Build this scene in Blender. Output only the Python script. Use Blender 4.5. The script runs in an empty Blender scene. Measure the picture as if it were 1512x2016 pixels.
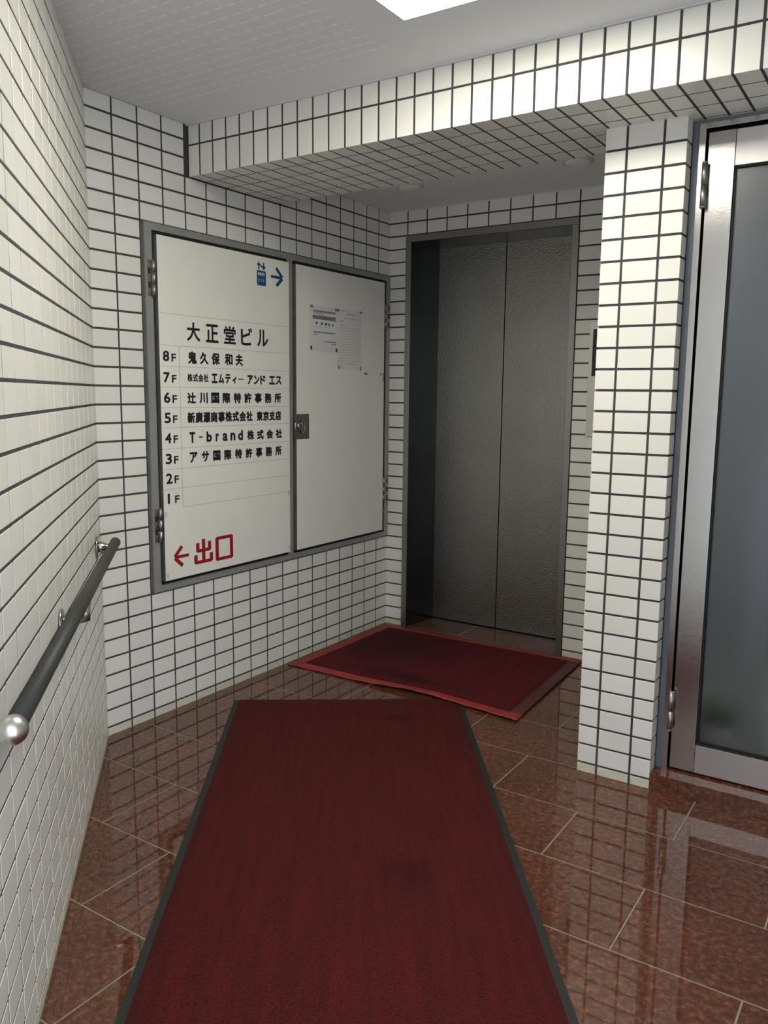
import bpy, bmesh, math, random
from mathutils import Matrix, Vector
random.seed(7)
S = bpy.context.scene
C = S.collection

# ------------------------------------------------------------------ camera
CAM = Vector((2.5851, -3.9825, 1.3476))
RIGHT = Vector((0.8360962, 0.5484823, 0.0105054))
FWD = Vector((-0.5416442, 0.8284058, -0.1427075))
UP = Vector((-0.0869753, 0.1136270, 0.9897092))
FPX = 1620.526
cd = bpy.data.cameras.new('camera')
cam = bpy.data.objects.new('camera', cd)
C.objects.link(cam)
cd.sensor_fit = 'HORIZONTAL'
cd.sensor_width = 36.0
cd.lens = 36.0 * FPX / 1512.0
cd.clip_start = 0.02
cam.matrix_world = Matrix(((RIGHT.x, UP.x, -FWD.x, CAM.x), (RIGHT.y, UP.y, -FWD.y, CAM.y),
                           (RIGHT.z, UP.z, -FWD.z, CAM.z), (0, 0, 0, 1)))
S.camera = cam

# ------------------------------------------------------------------ world, exposure
w = bpy.data.worlds.new('overcast_sky')
S.world = w
w.use_nodes = True
wb = w.node_tree.nodes['Background']
wb.inputs[0].default_value = (0.76, 0.87, 1.0, 1)
wb.inputs[1].default_value = 2.8
S.view_settings.view_transform = 'Standard'
S.view_settings.look = 'None'
S.view_settings.gamma = 1.0
S.view_settings.use_curve_mapping = False
S.view_settings.exposure = 0.76
S.cycles.max_bounces = 8
S.cycles.diffuse_bounces = 5
S.cycles.glossy_bounces = 4
S.cycles.transmission_bounces = 6
S.cycles.sample_clamp_indirect = 6.0
S.cycles.use_denoising = True
PANEL_STRENGTH = 12.8

# ------------------------------------------------------------------ materials
def mat(name, col=(0.8, 0.8, 0.8), rough=0.5, metal=0.0, spec=0.5, var=0.0, vscale=20.0,
        bump=0.0, bscale=200.0, objvar=0.0, bstretch=None, trans=0.0, coat=0.0):
    m = bpy.data.materials.new(name)
    m.use_nodes = True
    nt = m.node_tree
    N, L = nt.nodes, nt.links
    b = N['Principled BSDF']
    b.inputs['Roughness'].default_value = rough
    b.inputs['Metallic'].default_value = metal
    b.inputs['Specular IOR Level'].default_value = spec
    b.inputs['Transmission Weight'].default_value = trans
    b.inputs['Coat Weight'].default_value = coat
    b.inputs['Base Color'].default_value = (*col, 1)
    last = None
    tc = N.new('ShaderNodeTexCoord')
    if var > 0:
        n = N.new('ShaderNodeTexNoise')
        n.inputs['Scale'].default_value = vscale
        n.inputs['Detail'].default_value = 5
        L.new(tc.outputs['Object'], n.inputs['Vector'])
        mr = N.new('ShaderNodeMapRange')
        mr.inputs[1].default_value = 0.3; mr.inputs[2].default_value = 0.7
        mr.inputs[3].default_value = 1 - var; mr.inputs[4].default_value = 1 + var
        L.new(n.outputs['Fac'], mr.inputs[0])
        mx = N.new('ShaderNodeVectorMath'); mx.operation = 'SCALE'
        mx.inputs[0].default_value = col
        L.new(mr.outputs[0], mx.inputs['Scale'])
        last = mx.outputs[0]
    if objvar > 0:
        oi = N.new('ShaderNodeObjectInfo')
        mr = N.new('ShaderNodeMapRange')
        mr.inputs[3].default_value = 1 - objvar; mr.inputs[4].default_value = 1 + objvar * 0.6
        L.new(oi.outputs['Random'], mr.inputs[0])
        mx = N.new('ShaderNodeVectorMath'); mx.operation = 'SCALE'
        if last is None:
            mx.inputs[0].default_value = col
        else:
            L.new(last, mx.inputs[0])
        L.new(mr.outputs[0], mx.inputs['Scale'])
        last = mx.outputs[0]
    if last is not None:
        L.new(last, b.inputs['Base Color'])
    if bump > 0:
        n = N.new('ShaderNodeTexNoise')
        n.inputs['Scale'].default_value = bscale
        n.inputs['Detail'].default_value = 3
        if bstretch:
            mp = N.new('ShaderNodeMapping')
            mp.inputs['Scale'].default_value = bstretch
            L.new(tc.outputs['Object'], mp.inputs['Vector'])
            L.new(mp.outputs[0], n.inputs['Vector'])
        else:
            L.new(tc.outputs['Object'], n.inputs['Vector'])
        bp = N.new('ShaderNodeBump')
        bp.inputs['Strength'].default_value = bump
        bp.inputs['Distance'].default_value = 0.002
        L.new(n.outputs['Fac'], bp.inputs['Height'])
        L.new(bp.outputs[0], b.inputs['Normal'])
    return m

def emis(name, col, s):
    m = bpy.data.materials.new(name)
    m.use_nodes = True
    b = m.node_tree.nodes['Principled BSDF']
    b.inputs['Base Color'].default_value = (*col, 1)
    b.inputs['Emission Color'].default_value = (*col, 1)
    b.inputs['Emission Strength'].default_value = s
    return m

M_tile = mat('glazed_white_tile', (0.80, 0.79, 0.735), 0.30, objvar=0.05, bump=0.05, bscale=35, spec=0.5)
M_tilecut = mat('soiled_cut_tile', (0.66, 0.64, 0.52), 0.45, var=0.12, vscale=14, objvar=0.05)
M_grout = mat('dark_grout', (0.055, 0.053, 0.058), 0.9, var=0.25, vscale=30, bump=0.3, bscale=400)
M_ceil = mat('ceiling_board', (0.62, 0.62, 0.62), 0.8, bump=0.15, bscale=300)
M_trimw = mat('white_trim', (0.7, 0.7, 0.7), 0.5)
M_white = mat('white_enamel', (0.85, 0.84, 0.77), 0.35, var=0.015, vscale=5, bump=0.04, bscale=25)
M_sheet = mat('white_sheet', (0.78, 0.77, 0.70), 0.32)
M_frame = mat('grey_painted_steel', (0.34, 0.345, 0.325), 0.45, var=0.08, vscale=9, metal=0.3)
M_edge = mat('worn_leaf_edge', (0.14, 0.14, 0.135), 0.5, metal=0.4, var=0.2, vscale=15)
M_dark = mat('dark_gap', (0.012, 0.012, 0.012), 0.8)
M_chrome = mat('satin_chrome', (0.62, 0.60, 0.56), 0.22, metal=1.0)
M_hinge = mat('hinge_steel', (0.40, 0.385, 0.36), 0.4, metal=1.0, var=0.1, vscale=30)
M_steel = mat('brushed_stainless', (0.50, 0.48, 0.455), 0.17, metal=1.0, bump=0.08, bscale=60, bstretch=(1, 1, 40), var=0.03, vscale=3)
M_elev = mat('etched_stainless', (0.33, 0.33, 0.31), 0.25, metal=1.0, bump=1.0, bscale=190, var=0.05, vscale=4)
M_jamb = mat('shade_toned_stainless', (0.085, 0.087, 0.095), 0.22, metal=1.0, var=0.05, vscale=5)  # dark reflections inside the lift frame are put into this colour
M_face = mat('satin_stainless', (0.36, 0.36, 0.345), 0.38, metal=1.0, bump=0.1, bscale=90)  # jamb steel toned lighter where the front face gets light; also lock plate
M_rail2 = mat('horizontally_brushed_stainless', (0.62, 0.59, 0.56), 0.36, metal=1.0, bump=0.15, bscale=60, bstretch=(1, 1, 60))  # colour lightened in place of the brighter reflection on horizontal brushing
M_ball = mat('satin_ball', (0.66, 0.64, 0.60), 0.33, metal=1.0)
M_rail = mat('grey_rail_resin', (0.036, 0.037, 0.034), 0.5, spec=0.35, var=0.15, vscale=8, bump=0.1, bscale=80)
M_black = mat('black_lettering', (0.008, 0.009, 0.015), 0.5)
M_blue = mat('blue_marking', (0.012, 0.075, 0.20), 0.45)
M_red = mat('red_marking', (0.33, 0.008, 0.015), 0.45)
M_line = mat('grey_hairline', (0.42, 0.42, 0.38), 0.6)
M_tape = mat('yellowed_tape', (0.66, 0.62, 0.46), 0.3)
M_paper = mat('notice_paper', (0.76, 0.76, 0.73), 0.35, var=0.04, vscale=8)
M_ptext = mat('printed_grey', (0.26, 0.27, 0.26), 0.6)
M_pfaint = mat('faint_print', (0.47, 0.47, 0.45), 0.6)
M_pband = mat('printed_band', (0.20, 0.21, 0.20), 0.6, var=0.3, vscale=90)
M_mag = mat('black_magnet', (0.02, 0.02, 0.02), 0.5)
M_window = mat('black_window', (0.006, 0.008, 0.02), 0.08)
M_rubber = mat('black_rubber', (0.012, 0.014, 0.012), 0.6, bump=0.2, bscale=150)
M_rrubber = mat('red_rubber_border', (0.30, 0.030, 0.028), 0.55, var=0.2, vscale=10, bump=0.2, bscale=120)
M_sealant = mat('blue_grey_sealant', (0.16, 0.18, 0.20), 0.5, var=0.08, vscale=12)
M_joint = mat('floor_joint_mortar', (0.27, 0.25, 0.20), 0.85, var=0.15, vscale=30)
M_lens = mat('downlight_cover', (0.88, 0.88, 0.80), 0.3)
M_room = mat('room_paint', (0.33, 0.33, 0.34), 0.8)
M_plant = mat('green_leaves', (0.05, 0.22, 0.07), 0.6, var=0.4, vscale=12)
M_concrete = mat('street_concrete', (0.42, 0.41, 0.40), 0.85, var=0.12, vscale=4)
M_facade = mat('opposite_facade', (0.40, 0.38, 0.36), 0.8, var=0.1, vscale=2)
M_panel = emis('lamp_diffuser', (1.0, 0.955, 0.83), PANEL_STRENGTH)
M_addedlamp = emis('added_room_light', (0.98, 0.98, 1.0), 3.6)  # glow of the unseen lamp added behind the glass door

def granite():
    m = bpy.data.materials.new('red_granite')
    m.use_nodes = True
    nt = m.node_tree; N, L = nt.nodes, nt.links
    b = N['Principled BSDF']
    g = N.new('ShaderNodeNewGeometry')
    v = N.new('ShaderNodeTexVoronoi'); v.inputs['Scale'].default_value = 150
    n = N.new('ShaderNodeTexNoise'); n.inputs['Scale'].default_value = 55; n.inputs['Detail'].default_value = 8
    n.inputs['Roughness'].default_value = 0.7
    n3 = N.new('ShaderNodeTexNoise'); n3.inputs['Scale'].default_value = 3; n3.inputs['Detail'].default_value = 3
    for q in (v, n, n3):
        L.new(g.outputs['Position'], q.inputs['Vector'])
    cr = N.new('ShaderNodeValToRGB')
    e = cr.color_ramp.elements
    e[0].position = 0.30; e[0].color = (0.060, 0.022, 0.016, 1)
    e[1].position = 0.75; e[1].color = (0.28, 0.125, 0.075, 1)
    k = cr.color_ramp.elements.new(0.5); k.color = (0.116, 0.040, 0.021, 1)
    L.new(n.outputs['Fac'], cr.inputs['Fac'])
    mx = N.new('ShaderNodeMixRGB'); mx.blend_type = 'MULTIPLY'; mx.inputs[0].default_value = 0.3
    L.new(cr.outputs[0], mx.inputs[1]); L.new(v.outputs['Color'], mx.inputs[2])
    mr = N.new('ShaderNodeMapRange'); mr.inputs[1].default_value = .3; mr.inputs[2].default_value = .7
    mr.inputs[3].default_value = 0.85; mr.inputs[4].default_value = 1.2
    L.new(n3.outputs['Fac'], mr.inputs[0])
    sc = N.new('ShaderNodeVectorMath'); sc.operation = 'SCALE'
    L.new(mx.outputs[0], sc.inputs[0]); L.new(mr.outputs[0], sc.inputs['Scale'])
    L.new(sc.outputs[0], b.inputs['Base Color'])
    b.inputs['Roughness'].default_value = 0.03
    b.inputs['Specular IOR Level'].default_value = 0.7
    n2 = N.new('ShaderNodeTexNoise'); n2.inputs['Scale'].default_value = 9
    L.new(g.outputs['Position'], n2.inputs['Vector'])
    bp = N.new('ShaderNodeBump'); bp.inputs['Strength'].default_value = 0.012; bp.inputs['Distance'].default_value = 0.004
    L.new(n2.outputs['Fac'], bp.inputs['Height']); L.new(bp.outputs[0], b.inputs['Normal'])
    return m
M_granite = granite()

def carpet(name, base, dark, stains=()):
    m = bpy.data.materials.new(name)
    m.use_nodes = True
    nt = m.node_tree; N, L = nt.nodes, nt.links
    b = N['Principled BSDF']
    b.inputs['Roughness'].default_value = 0.95
    b.inputs['Specular IOR Level'].default_value = 0.15
    b.inputs['Sheen Weight'].default_value = 0.04
    b.inputs['Sheen Tint'].default_value = (0.9, 0.5, 0.45, 1)
    b.inputs['Sheen Roughness'].default_value = 0.5
    tc = N.new('ShaderNodeTexCoord')
    n1 = N.new('ShaderNodeTexNoise'); n1.inputs['Scale'].default_value = 5; n1.inputs['Detail'].default_value = 6
    mp = N.new('ShaderNodeMapping'); mp.inputs['Scale'].default_value = (9.0, 0.6, 1)
    L.new(tc.outputs['Object'], mp.inputs[0]); L.new(mp.outputs[0], n1.inputs['Vector'])
    n2 = N.new('ShaderNodeTexNoise'); n2.inputs['Scale'].default_value = 170; n2.inputs['Detail'].default_value = 4
    L.new(tc.outputs['Object'], n2.inputs['Vector'])
    ad = N.new('ShaderNodeMath'); ad.operation = 'MULTIPLY_ADD'; ad.inputs[1].default_value = 0.28
    L.new(n1.outputs['Fac'], ad.inputs[0])
    m2 = N.new('ShaderNodeMath'); m2.operation = 'MULTIPLY'; m2.inputs[1].default_value = 0.72
    L.new(n2.outputs['Fac'], m2.inputs[0]); L.new(m2.outputs[0], ad.inputs[2])
    cr = N.new('ShaderNodeValToRGB')
    e = cr.color_ramp.elements
    e[0].position = 0.36; e[0].color = (*dark, 1)
    e[1].position = 0.64; e[1].color = (*base, 1)
    L.new(ad.outputs[0], cr.inputs[0])
    out = cr.outputs[0]
    for (sx, sy, rx, ry, amt, sc_) in stains:
        mp = N.new('ShaderNodeMapping')
        mp.inputs['Location'].default_value = (-sx / rx, -sy / ry, 0)
        mp.inputs['Scale'].default_value = (1 / rx, 1 / ry, 0)
        L.new(tc.outputs['Object'], mp.inputs[0])
        ln = N.new('ShaderNodeVectorMath'); ln.operation = 'LENGTH'
        L.new(mp.outputs[0], ln.inputs[0])
        nz = N.new('ShaderNodeTexNoise'); nz.inputs['Scale'].default_value = sc_; nz.inputs['Detail'].default_value = 5
        L.new(tc.outputs['Object'], nz.inputs['Vector'])
        a2 = N.new('ShaderNodeMath'); a2.operation = 'MULTIPLY_ADD'; a2.inputs[1].default_value = 1.3
        L.new(nz.outputs['Fac'], a2.inputs[0]); L.new(ln.outputs['Value'], a2.inputs[2])
        mr = N.new('ShaderNodeMapRange'); mr.interpolation_type = 'SMOOTHSTEP'
        mr.inputs[1].default_value = 0.9; mr.inputs[2].default_value = 1.9
        mr.inputs[3].default_value = amt; mr.inputs[4].default_value = 1.0
        L.new(a2.outputs[0], mr.inputs[0])
        sc = N.new('ShaderNodeVectorMath'); sc.operation = 'SCALE'
        L.new(out, sc.inputs[0]); L.new(mr.outputs[0], sc.inputs['Scale'])
        out = sc.outputs[0]
    L.new(out, b.inputs['Base Color'])
    bp = N.new('ShaderNodeBump'); bp.inputs['Strength'].default_value = 0.7; bp.inputs['Distance'].default_value = 0.003
    L.new(n2.outputs['Fac'], bp.inputs['Height']); L.new(bp.outputs[0], b.inputs['Normal'])
    return m

def dashed_ceiling():
    """fine embossed dashes on the ceiling board, 50 mm rows"""
    m = M_ceil
    nt = m.node_tree; N, L = nt.nodes, nt.links
    b = N['Principled BSDF']
    g = N.new('ShaderNodeNewGeometry')
    sp = N.new('ShaderNodeSeparateXYZ'); L.new(g.outputs['Position'], sp.inputs[0])
    def math_(op, a, bval=None, c=None):
        q = N.new('ShaderNodeMath'); q.operation = op
        for i, t in enumerate((a, bval, c)):
            if t is None: continue
            if isinstance(t, (int, float)): q.inputs[i].default_value = t
            else: L.new(t, q.inputs[i])
        return q.outputs[0]
    fy = math_('FRACT', math_('DIVIDE', math_('ADD', sp.outputs[1], 10.0 + 0.0), 0.0508))
    row = math_('FLOOR', math_('DIVIDE', math_('ADD', sp.outputs[1], 10.0), 0.0508))
    xs = math_('ADD', sp.outputs[0], math_('MULTIPLY', row, 0.0237))
    fx = math_('FRACT', math_('DIVIDE', xs, 0.0475))
    msk = math_('MULTIPLY', math_('LESS_THAN', fy, 0.11), math_('LESS_THAN', fx, 0.66))
    brd = math_('LESS_THAN', sp.outputs[0], 1.09)
    brd2 = math_('LESS_THAN', sp.outputs[1], -1.685)
    big = math_('MULTIPLY', brd, brd2)
    small = math_('MULTIPLY', math_('GREATER_THAN', sp.outputs[1], -0.9), math_('LESS_THAN', sp.outputs[1], -0.14))
    msk = math_('MULTIPLY', msk, math_('MAXIMUM', big, small))
    mx = N.new('ShaderNodeMixRGB')
    mx.inputs[1].default_value = (0.80, 0.81, 0.84, 1); mx.inputs[2].default_value = (0.97, 0.97, 0.98, 1)  # dashes painted lighter for the light their relief catches
    L.new(msk, mx.inputs[0]); L.new(mx.outputs[0], b.inputs['Base Color'])
    bp = N.new('ShaderNodeBump'); bp.inputs['Strength'].default_value = 0.5; bp.inputs['Distance'].default_value = 0.0015
    L.new(msk, bp.inputs['Height']); L.new(bp.outputs[0], b.inputs['Normal'])
dashed_ceiling()

# ------------------------------------------------------------------ mesh helpers
def box(bm, x0, x1, y0, y1, z0, z1, mtx=None, bev=0.0):
    vs = [Vector((x, y, z)) for x in (x0, x1) for y in (y0, y1) for z in (z0, z1)]
    if mtx is not None:
        vs = [mtx @ v for v in vs]
    v = [bm.verts.new(p) for p in vs]
    fs = [bm.faces.new([v[i] for i in q]) for q in ((0, 1, 3, 2), (4, 6, 7, 5), (0, 4, 5, 1), (2, 3, 7, 6), (0, 2, 6, 4), (1, 5, 7, 3))]
    if bev > 0:
        es = {e for f in fs for e in f.edges}
        bmesh.ops.bevel(bm, geom=list(es), offset=bev, segments=2, affect='EDGES', profile=0.7)

def tube(bm, p0, p1, r0, r1=None, n=24, caps=True):
    r1 = r0 if r1 is None else r1
    p0, p1 = Vector(p0), Vector(p1)
    q = (p1 - p0).to_track_quat('Z', 'Y').to_matrix()
    A, B = [], []
    for i in range(n):
        a = 2 * math.pi * i / n
        d = q @ Vector((math.cos(a), math.sin(a), 0))
        A.append(bm.verts.new(p0 + d * r0)); B.append(bm.verts.new(p1 + d * r1))
    for i in range(n):
        j = (i + 1) % n
        f = bm.faces.new((A[i], A[j], B[j], B[i])); f.smooth = True
    if caps:
        bm.faces.new(A[::-1]); bm.faces.new(B)

def lathe(bm, o, axis, prof, n=28):
    """prof: list of (distance along axis, radius)"""
    o = Vector(o)
    q = Vector(axis).to_track_quat('Z', 'Y').to_matrix()
    rings = []
    for (t, r) in prof:
        rings.append([bm.verts.new(o + q @ Vector((math.cos(2 * math.pi * i / n) * max(r, 1e-5), math.sin(2 * math.pi * i / n) * max(r, 1e-5), t))) for i in range(n)])
    for a, b_ in zip(rings, rings[1:]):
        for i in range(n):
            j = (i + 1) % n
            f = bm.faces.new((a[i], a[j], b_[j], b_[i])); f.smooth = True
    bm.faces.new(rings[0][::-1]); bm.faces.new(rings[-1])

def obj(name, bm, m, parent=None, kind=None, label=None, cat=None, group=None, mtx=None):
    me = bpy.data.meshes.new(name)
    if not isinstance(bm, bpy.types.Mesh):
        bmesh.ops.recalc_face_normals(bm, faces=bm.faces)
        bm.to_mesh(me); bm.free()
    else:
        me = bm
    if m is not None and len(me.materials) == 0:
        me.materials.append(m)
    o = bpy.data.objects.new(name, me)
    C.objects.link(o)
    if parent: o.parent = parent
    if mtx is not None: o.matrix_local = mtx
    if kind: o['kind'] = kind
    if label: o['label'] = label
    if cat: o['category'] = cat
    if group: o['group'] = group
    return o

def bx(name, m, *a, parent=None, bev=0.0, **k):
    bm = bmesh.new(); box(bm, *a, bev=bev)
    return obj(name, bm, m, parent, **k)

def empty(name, loc, label, cat, group=None, rot=None):
    o = bpy.data.objects.new(name, None)
    o.empty_display_size = 0.1
    C.objects.link(o)
    o.location = loc
    if rot is not None: o.rotation_euler = rot
    o['label'] = label; o['category'] = cat
    if group: o['group'] = group
    return o

def inv(parent):
    """matrix to place world-coordinate meshes under an Empty"""
    return Matrix.LocRotScale(parent.location, parent.rotation_euler, None).inverted()

# ------------------------------------------------------------------ tiles
RP = 0.07           # row pitch
ZF = 34.5           # joints k=0..34, z = (34.5-k)*RP
def zk(k): return (ZF - k) * RP
JT = 0.0078         # joint width
TH = 0.0016          # tile proud of the joint
_tm = {}
def tile_mesh(wd, ht, m, dep=0.010):
    key = (round(wd, 3), round(ht, 3), m.name)
    if key in _tm: return _tm[key]
    a, b, c = wd / 2, ht / 2, 0.0009
    vs = []
    for (x, y, z) in ((a, b, -dep), (a, b, -c), (a - c, b - c, 0)):
        vs += [(-x, -y, z), (x, -y, z), (x, y, z), (-x, y, z)]
    fs = [(8, 9, 10, 11)]
    for l in (0, 4):
        for i in range(4):
            j = (i + 1) % 4
            fs.append((l + i, l + j, l + 4 + j, l + 4 + i))
    me = bpy.data.meshes.new('tile')
    me.from_pydata(vs, [], fs)
    me.materials.append(m)
    _tm[key] = me
    return me

def project(p):
    d = p - CAM
    z = d.dot(FWD)
    if z < 0.05: return None
    return 756 + FPX * d.dot(RIGHT) / z, 1008 - FPX * d.dot(UP) / z, z

def tile_field(parent, O, U, V, cells, limit=300, margin=40, TH=TH):
    """cells: (u0,u1,v0,v1,material) tile outlines in plane coords; visible ones individually, the rest joined"""
    O, U, V = Vector(O), Vector(U).normalized(), Vector(V).normalized()
    Nn = U.cross(V)
    seen, rest = [], []
    for c in cells:
        u0, u1, v0, v1, m = c
        p = O + U * (u0 + u1) / 2 + V * (v0 + v1) / 2
        q = project(p)
        if q and -margin < q[0] < 1512 + margin and -margin < q[1] < 2016 + margin:
            area = (u1 - u0) * (v1 - v0) * abs((p - CAM).normalized().dot(Nn)) / q[2] ** 2
            seen.append((area, c, p))
        else:
            rest.append((c, p))
    seen.sort(key=lambda t: -t[0])
    for a, c, p in seen[limit:]:
        rest.append((c, p))
    base = Matrix((( U.x, V.x, Nn.x, 0), (U.y, V.y, Nn.y, 0), (U.z, V.z, Nn.z, 0), (0, 0, 0, 1)))
    for a, c, p in seen[:limit]:
        me = tile_mesh(c[1] - c[0], c[3] - c[2], c[4])
        js = 1.0 if TH > .001 else .3
        jit = Matrix.Rotation(random.gauss(0, 0.0035) * js, 4, 'X') @ Matrix.Rotation(random.gauss(0, 0.0025) * js, 4, 'Y')
        o = bpy.data.objects.new('tile', me)
        C.objects.link(o)
        o.parent = parent
        o.matrix_local = Matrix.Translation(p + Nn * (TH + random.uniform(-.0003, .0003) * js)) @ base @ jit
    if rest:
        vs, fs, mats, mi = [], [], [], []
        for c, p in rest:
            me = tile_mesh(c[1] - c[0], c[3] - c[2], c[4])
            if c[4] not in mats: mats.append(c[4])
            off = len(vs)
            mm = Matrix.Translation(p + Nn * TH) @ base
            vs += [mm @ v.co for v in me.vertices]
            for f in me.polygons:
                fs.append([off + i for i in f.vertices]); mi.append(mats.index(c[4]))
        me = bpy.data.meshes.new('tile')
        me.from_pydata(vs, [], fs)
        for m in mats: me.materials.append(m)
        me.polygons.foreach_set('material_index', mi)
        o = bpy.data.objects.new('tile', me)
        C.objects.link(o); o.parent = parent; o['kind'] = 'stuff'

def grid(us, vs, skip=None, cutv=None):
    """us/vs are joint centre lists -> cells; end joints flush"""
    out = []
    for i in range(len(us) - 1):
        for j in range(len(vs) - 1):
            a, b = us[i], us[i + 1]; c, d = vs[j], vs[j + 1]
            if skip and skip((a + b) / 2, (c + d) / 2): continue
            a2 = a + JT / 2 if i > 0 else a + 0.001
            b2 = b - JT / 2 if i < len(us) - 2 else b - 0.001
            c2 = c + JT / 2 if j > 0 else c + 0.0005
            d2 = d - JT / 2 if j < len(vs) - 2 else d - 0.001
            out.append((a2, b2, c2, d2, M_tilecut if (cutv and d < cutv) else M_tile))
    return out

ROWZ = [0.0] + [zk(k) for k in range(34, 0, -1)]   # 0, .035, ... 2.345
ZC = 2.405          # main ceiling
ZS = 2.337          # low ceiling in the lift alcove
ZB = zk(3)          # beam underside 2.205
CP = 0.1178
CPC = 0.1222
LB = 1.9945
LD = Vector((0.722, -0.692, 0)).normalized()
LN = Vector((0.692, 0.722, 0)).normalized()
LO = Vector((0, -LB, 0))
LLEN = 2.10

def slab(name, O, U, V, us, vs, th=0.12, kind='structure', hole=None, setback=0.0):
    """grout backing: box behind plane O+uU+vV (normal UxV), optional rectangular hole"""
    O, U, V = Vector(O), Vector(U).normalized(), Vector(V).normalized()
    Nn = U.cross(V)
    mm = Matrix(((U.x, V.x, Nn.x, O.x), (U.y, V.y, Nn.y, O.y), (U.z, V.z, Nn.z, O.z), (0, 0, 0, 1)))
    bm = bmesh.new()
    u0, u1 = us; v0, v1 = vs
    if hole is None:
        box(bm, u0, u1, v0, v1, -th, 0, mm)
    else:
        a, b, c, d = hole
        if a > u0: box(bm, u0, a, v0, v1, -th, 0, mm)
        if b < u1: box(bm, b, u1, v0, v1, -th, 0, mm)
        if c > v0: box(bm, a, b, v0, c, -th, 0, mm)
        if d < v1: box(bm, a, b, d, v1, -th, 0, mm)
    return obj(name, bm, M_grout, kind=kind)

# --- oblique left wall (viewed with the handrail); u runs towards the camera
wl = slab('wall_left', LO, -LD, (0, 0, 1), (-LLEN, 0.0), (0, ZC))
us = [-LLEN] + [-i * 0.1175 for i in range(17, 0, -1)] + [0.0]
cells = grid(us, ROWZ + [ZC], cutv=0.05)
tile_field(wl, LO, -LD, (0, 0, 1), cells, 300)
wl['label'] = 'long oblique white-tiled wall behind the grey handrail'

# --- wall with the notice cabinet, plane x=0, u = y from -LB to 0
CAB_Y0, CAB_Z0, CAB_Z1 = -1.760, 0.525, 1.995
wb_ = slab('wall_center_left', (0, 0, 0), (0, 1, 0), (0, 0, 1), (-LB, 0.02), (0, ZC), hole=(CAB_Y0 + .02, 0.0, CAB_Z0 + .01, CAB_Z1 - .01))
us = [-LB + c * CP for c in range(17)] + [0.0]
def skipB(u, v):
    if u > CAB_Y0 and CAB_Z0 < v < CAB_Z1: return True      # cabinet
    if v > ZB and -1.50 < u < -0.96: return True              # beam end
    return False
cells = grid(us, ROWZ + [ZC], skipB, 0.05)
cells = [c for c in cells if not (c[2] > ZS - .02 and c[0] > -0.97)]
cells = [(a, b, c, min(d, ZS - .001), m) if b > -0.95 else (a, b, c, d, m) for (a, b, c, d, m) in cells]
tile_field(wb_, (0, 0, 0), (0, 1, 0), (0, 0, 1), cells, 300)
wb_['label'] = 'white-tiled wall carrying the notice cabinet'

# --- lift wall, plane y=0
EX0, EX1, EZ = 0.112, 1.096, zk(3)
wc = slab('wall_back', (0, 0, 0), (1, 0, 0), (0, 0, 1), (0, 1.66), (0, ZS + .1), hole=(EX0 + .01, EX1 - .004, 0, EZ - .005))
wc['label'] = 'white-tiled wall around the lift doors'
us = [0.0] + [0.118 + i * CPC for i in range(0, 13)]
cells = grid(us, ROWZ[:-1] + [zk(2), zk(2) + .001][:0] + [ZS], None, 0.05)
cells = []
rz = ROWZ[:34] + [ZS]
for (a, b, c, d, m) in grid(us, rz, None, 0.05):
    um, vm = (a + b) / 2, (c + d) / 2
    if EX0 < um < EX1 and vm < EZ: continue
    cells.append((a, b, c, d, m))
tile_field(wc, (0, 0, 0), (1, 0, 0), (0, 0, 1), cells, 300)

# --- alcove side wall hidden behind the pillar
wa = slab('wall_alcove', (1.66, 0, 0), (0, -1, 0), (0, 0, 1), (0, 1.155), (0, ZS + .1), th=0.03)
wa['label'] = 'tiled side wall of the lift alcove behind the pillar'
tile_field(wa, (1.66, 0, 0), (0, -1, 0), (0, 0, 1), grid([i * 0.1155 for i in range(11)], rz, None, 0.05), 0)

# --- pillar
PX0, PX1, PY, PYB = 1.632, 1.890, -1.226, -1.168
pil = bx('pillar', M_grout, PX0 + .004, PX1 - .004, PY + .004, PYB + .02, 0, ZB - .001, kind='structure', label='square white-tiled pillar beside the glass door')
mid = (PX0 + PX1) / 2
us = [PX0, mid - CP / 2, mid + CP / 2, PX1]
rzp = ROWZ[:33] + [ZB - 0.006]
def g2(us, vs): 
    out = []
    for i in range(len(us) - 1):
        for j in range(len(vs) - 1):
            a, b, c, d = us[i], us[i + 1], vs[j], vs[j + 1]
            out.append((a + (JT / 2 if i > 0 else 0), b - (JT / 2 if i < len(us) - 2 else 0),
                        c + (JT / 2 if j > 0 else .0005), d - (JT / 2 if j < len(vs) - 2 else .001),
                        M_tilecut if d < .05 else M_tile))
    return out
tile_field(pil, (0, PY + TH, 0), (1, 0, 0), (0, 0, 1), g2(us, rzp), 300)
tile_field(pil, (PX1 - TH, 0, 0), (0, 1, 0), (0, 0, 1), g2([PY + .0045, PYB + .003], rzp), 300)
tile_field(pil, (PX0 + TH, 0, 0), (0, -1, 0), (0, 0, 1), g2([-(PYB + .02), -(PY + .0045)], rzp), 0)

# --- beam
BY, BYB, BW, B0 = -1.5055, -0.955, 0.0714, -0.0026
beam = bx('beam', M_grout, 0.0, 3.40, BY + TH, BYB - TH, ZB + TH, ZC + .02, kind='structure', label='white-tiled ceiling beam across the lobby')
us = [0.002] + [B0 + j * BW for j in range(1, 48)]
tile_field(beam, (0, BY + TH, 0), (1, 0, 0), (0, 0, 1),
           [(a + (JT / 2 if i > 0 else .006), b - JT / 2, c, d, M_tile) for i, (a, b) in enumerate(zip(us, us[1:])) for (c, d) in ((ZB, 2.3215), (2.3285, ZC - .006))], 300)
ys = [BY] + [-LB + CP * c for c in (5, 6, 7, 8)] + [BYB]
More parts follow.
